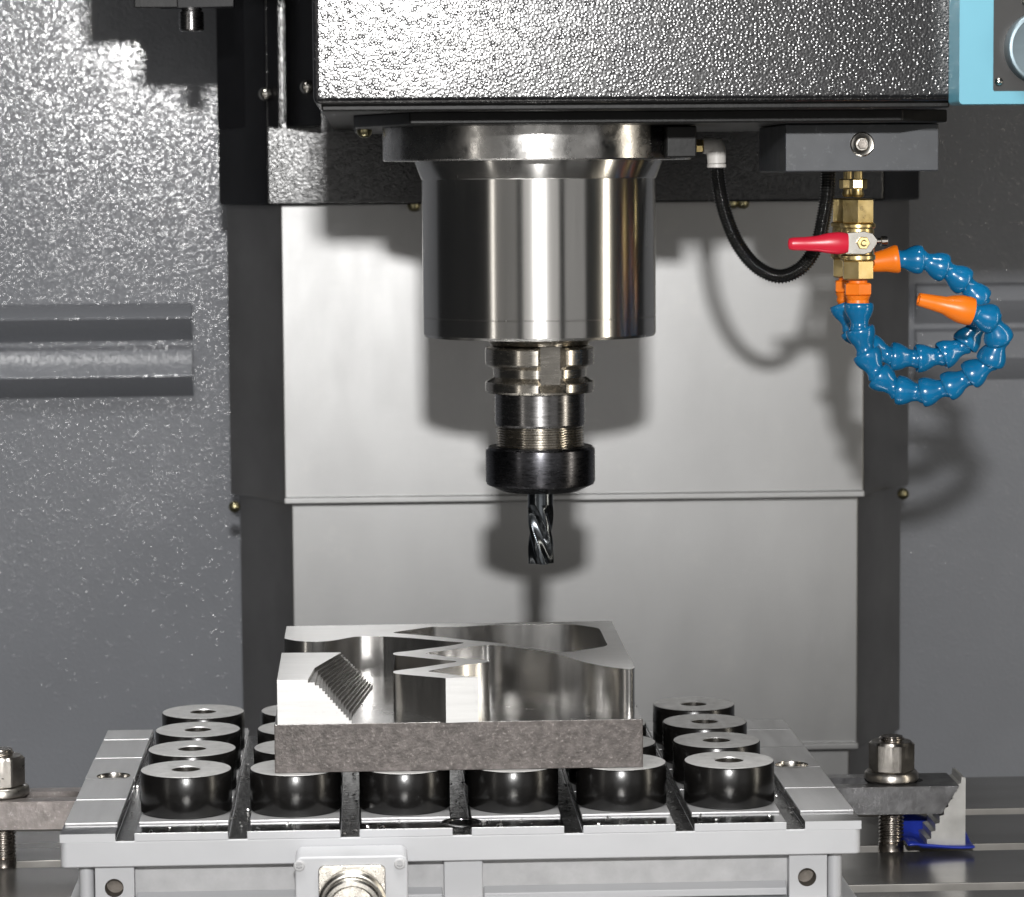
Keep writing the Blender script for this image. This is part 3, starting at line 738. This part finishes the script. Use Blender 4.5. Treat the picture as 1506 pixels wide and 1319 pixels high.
# air hose
hy = .100
ah = thing('air_hose', at(1145, 410, hy), 'black ribbed air hose looping from white elbow to the coolant block', 'hose')
hp = [Vector(p) for p in smooth_path([tuple(at(px, py, y)) for px, py, y in ((1054, 240, .1), (1057, 268, .1), (1066, 312, .098), (1085, 358, .096), (1113, 392, .094), (1147, 406, .092), (1180, 392, .09), (1202, 358, .088), (1212, 316, .086), (1217, 282, .085), (1218, 250, .085))], 40)]
dense = []; rads = []
acc = 0; per = .0016
lens = [0]
for a, c in zip(hp, hp[1:]): lens.append(lens[-1]+(c-a).length)
N = int(lens[-1]/per*6); k = 0
for i in range(N+1):
    s = lens[-1]*i/N
    while k < len(lens)-2 and lens[k+1] < s: k += 1
    dense.append(hp[k].lerp(hp[k+1], (s-lens[k])/max(1e-9, lens[k+1]-lens[k])))
    rads.append(q(10.6)+.00045*math.cos(2*math.pi*s/per))
b = MB(); b.tube(dense, rads, 18); b.build('ribbed_tube', M['rubber'], ah, angle=80)
ez = lambda py: at(1050, py, .1).z
ec = at(1051, 214, .1)
b = MB(); b.tube([(at(1034, 213, .1).x, .1, ec.z), (ec.x-q(6), .1, ec.z), (ec.x, .1, ec.z-q(1)), (ec.x+q(2), .1, ec.z-q(7)), (ec.x+q(2.5), .1, ez(228)), (ec.x+q(3), .1, ez(240))], [q(12), q(13.5), q(15), q(15), q(14.5), q(14)], 24)
b.lathe([(q(12), ez(247)), (q(14.5), ez(246)), (q(14.5), ez(241.5)), (q(12), ez(240))], (ec.x+q(3), .1, 0), n=24); b.build('elbow', M['white_plastic'], ah, angle=40)
b = MB(); b.hexa((at(1019.5, 213, .1).x, .1, ec.z), q(10.5), 0, q(15), .3, (1, 0, 0)); b.build('brass_nut', M['brass'], ah, angle=25)

# ------------------------------------------------------------------ blue lamp box at the head's right edge
LY = -.108
lx0, lz0 = at(1411, 80, LY).x, at(1450, 153, LY).z
lx1, lz1 = lx0+.105, lz0+.150
ix0, iz0 = at(1461, 70, LY).x, at(1480, 134, LY).z
lb = thing('work_lamp', (lx0+.05, LY+.03, lz0), 'light blue lamp housing with black recessed panel beside the spindle head', 'lamp')
b = MB(); b.prism(rrect(lx0, lx1, lz0, lz1, .002), LY, YH-.0003, 'y', [rrect(ix0, lx1-.02, iz0, lz1-.012, .001)[::-1]]); b.build('housing', M['lamp_blue'], lb, bevel=.0009, angle=40)
b = MB(); b.box(ix0-.0005, lx1-.0195, LY+.006, LY+.012, iz0-.0005, lz1-.0115); pn = b.build('panel', M['lamp_black'], lb)
c = at(1533, 70, LY)
b = MB(); b.lathe([(.0185, 0), (.0185, .010), (.0178, .0108), (.0165, .011), (.0160, .0095), (0, .0085)], (c.x, LY+.0062, c.z), (0, -1, 0), 64); b.build('lens_ring', M['lens'], lb, angle=30)
for px_, py_ in ((1469.5, 120), (1509, 2)):
    cc = at(px_, py_, LY+.005); b = MB(); dome(b, (cc.x, LY+.0062, cc.z), .0022); b.build('screw', M['nickel'], lb)

# ------------------------------------------------------------------ sensor bracket at upper left
YB = .33
bk = thing('sensor_bracket', at(280, -150, YB), 'black bracket with one hanging socket screw beside the textured grey wall', 'bracket')
bp = lambda px, py: (at(px, py, YB).x, at(px, py, YB).z)
pl_ = [bp(236, 13), bp(344, 10), bp(344, -60), bp(500, -60), bp(500, -190), bp(115, -190), bp(115, -53), bp(186, -53)]
b = MB(); b.prism(pl_, YB, YB+.012, 'y'); b.build('plate', M['black'], bk, bevel=.0006)
a, c = bp(198, 12), bp(262, 12)
b = MB(); b.box(a[0], c[0], YB-.004, YB-.0002, a[1], a[1]+.03); b.build('shim', M['black_iron'], bk, bevel=.0008)
b = MB(); b.box(bp(350, -60)[0], bp(470, -60)[0], YB+.0122, YU-.002, bp(350, -100)[1], bp(350, -180)[1]); b.build('arm', M['black'], bk, bevel=.001)
c = at(281, 12, YB+.002)
b = MB(); b.lathe([(.0062, -.0004), (.0072, .0008), (.0062, .0018), (.0078, .0022), (.0080, .003), (.0080, .0135), (.0072, .0146), (.0045, .0146), (.0042, .011)], (c.x, YB+.004, c.z), (0, 0, -1), 40); b.build('cap_screw', M['holder_dark'], bk, angle=30)

# ------------------------------------------------------------------ loose chips left in the chuck slots
rc = random.Random(3); b = MB()
for k in range(150):
    if k % 3: x = rc.choice(xs_)+rc.uniform(-.0042, .0042); y = rc.uniform(Y0+.004, .23); z = GR+.0006
    else: x = rc.uniform(-.175, .18); y = rc.uniform(Y0+.002, -.032); z = RIM+.0002
    if k % 3 == 0 and min(abs(x-v) for v in xs_) < .0065: z = GR+.0006
    l_, w_ = rc.uniform(.0006, .0019), rc.uniform(.0003, .0007); a = rc.uniform(0, 6.28); c_, s_n = math.cos(a), math.sin(a)
    vs_ = []
    for t in range(4):
        u = t/3-.5; h = .0008*(1-4*u*u)*rc.uniform(.5, 1.3)
        for e in (-1, 1): vs_.append((x+c_*u*2*l_-s_n*e*w_, y+s_n*u*2*l_+c_*e*w_, z+h+(.0003 if e > 0 else 0)))
    b.add(vs_, [(0, 2, 3, 1), (2, 4, 5, 3), (4, 6, 7, 5)])
o = b.build('metal_chips', M['alu'], angle=60)
tag(o, 'tiny bright metal chips scattered in the chuck slots', 'chips', kind='stuff')
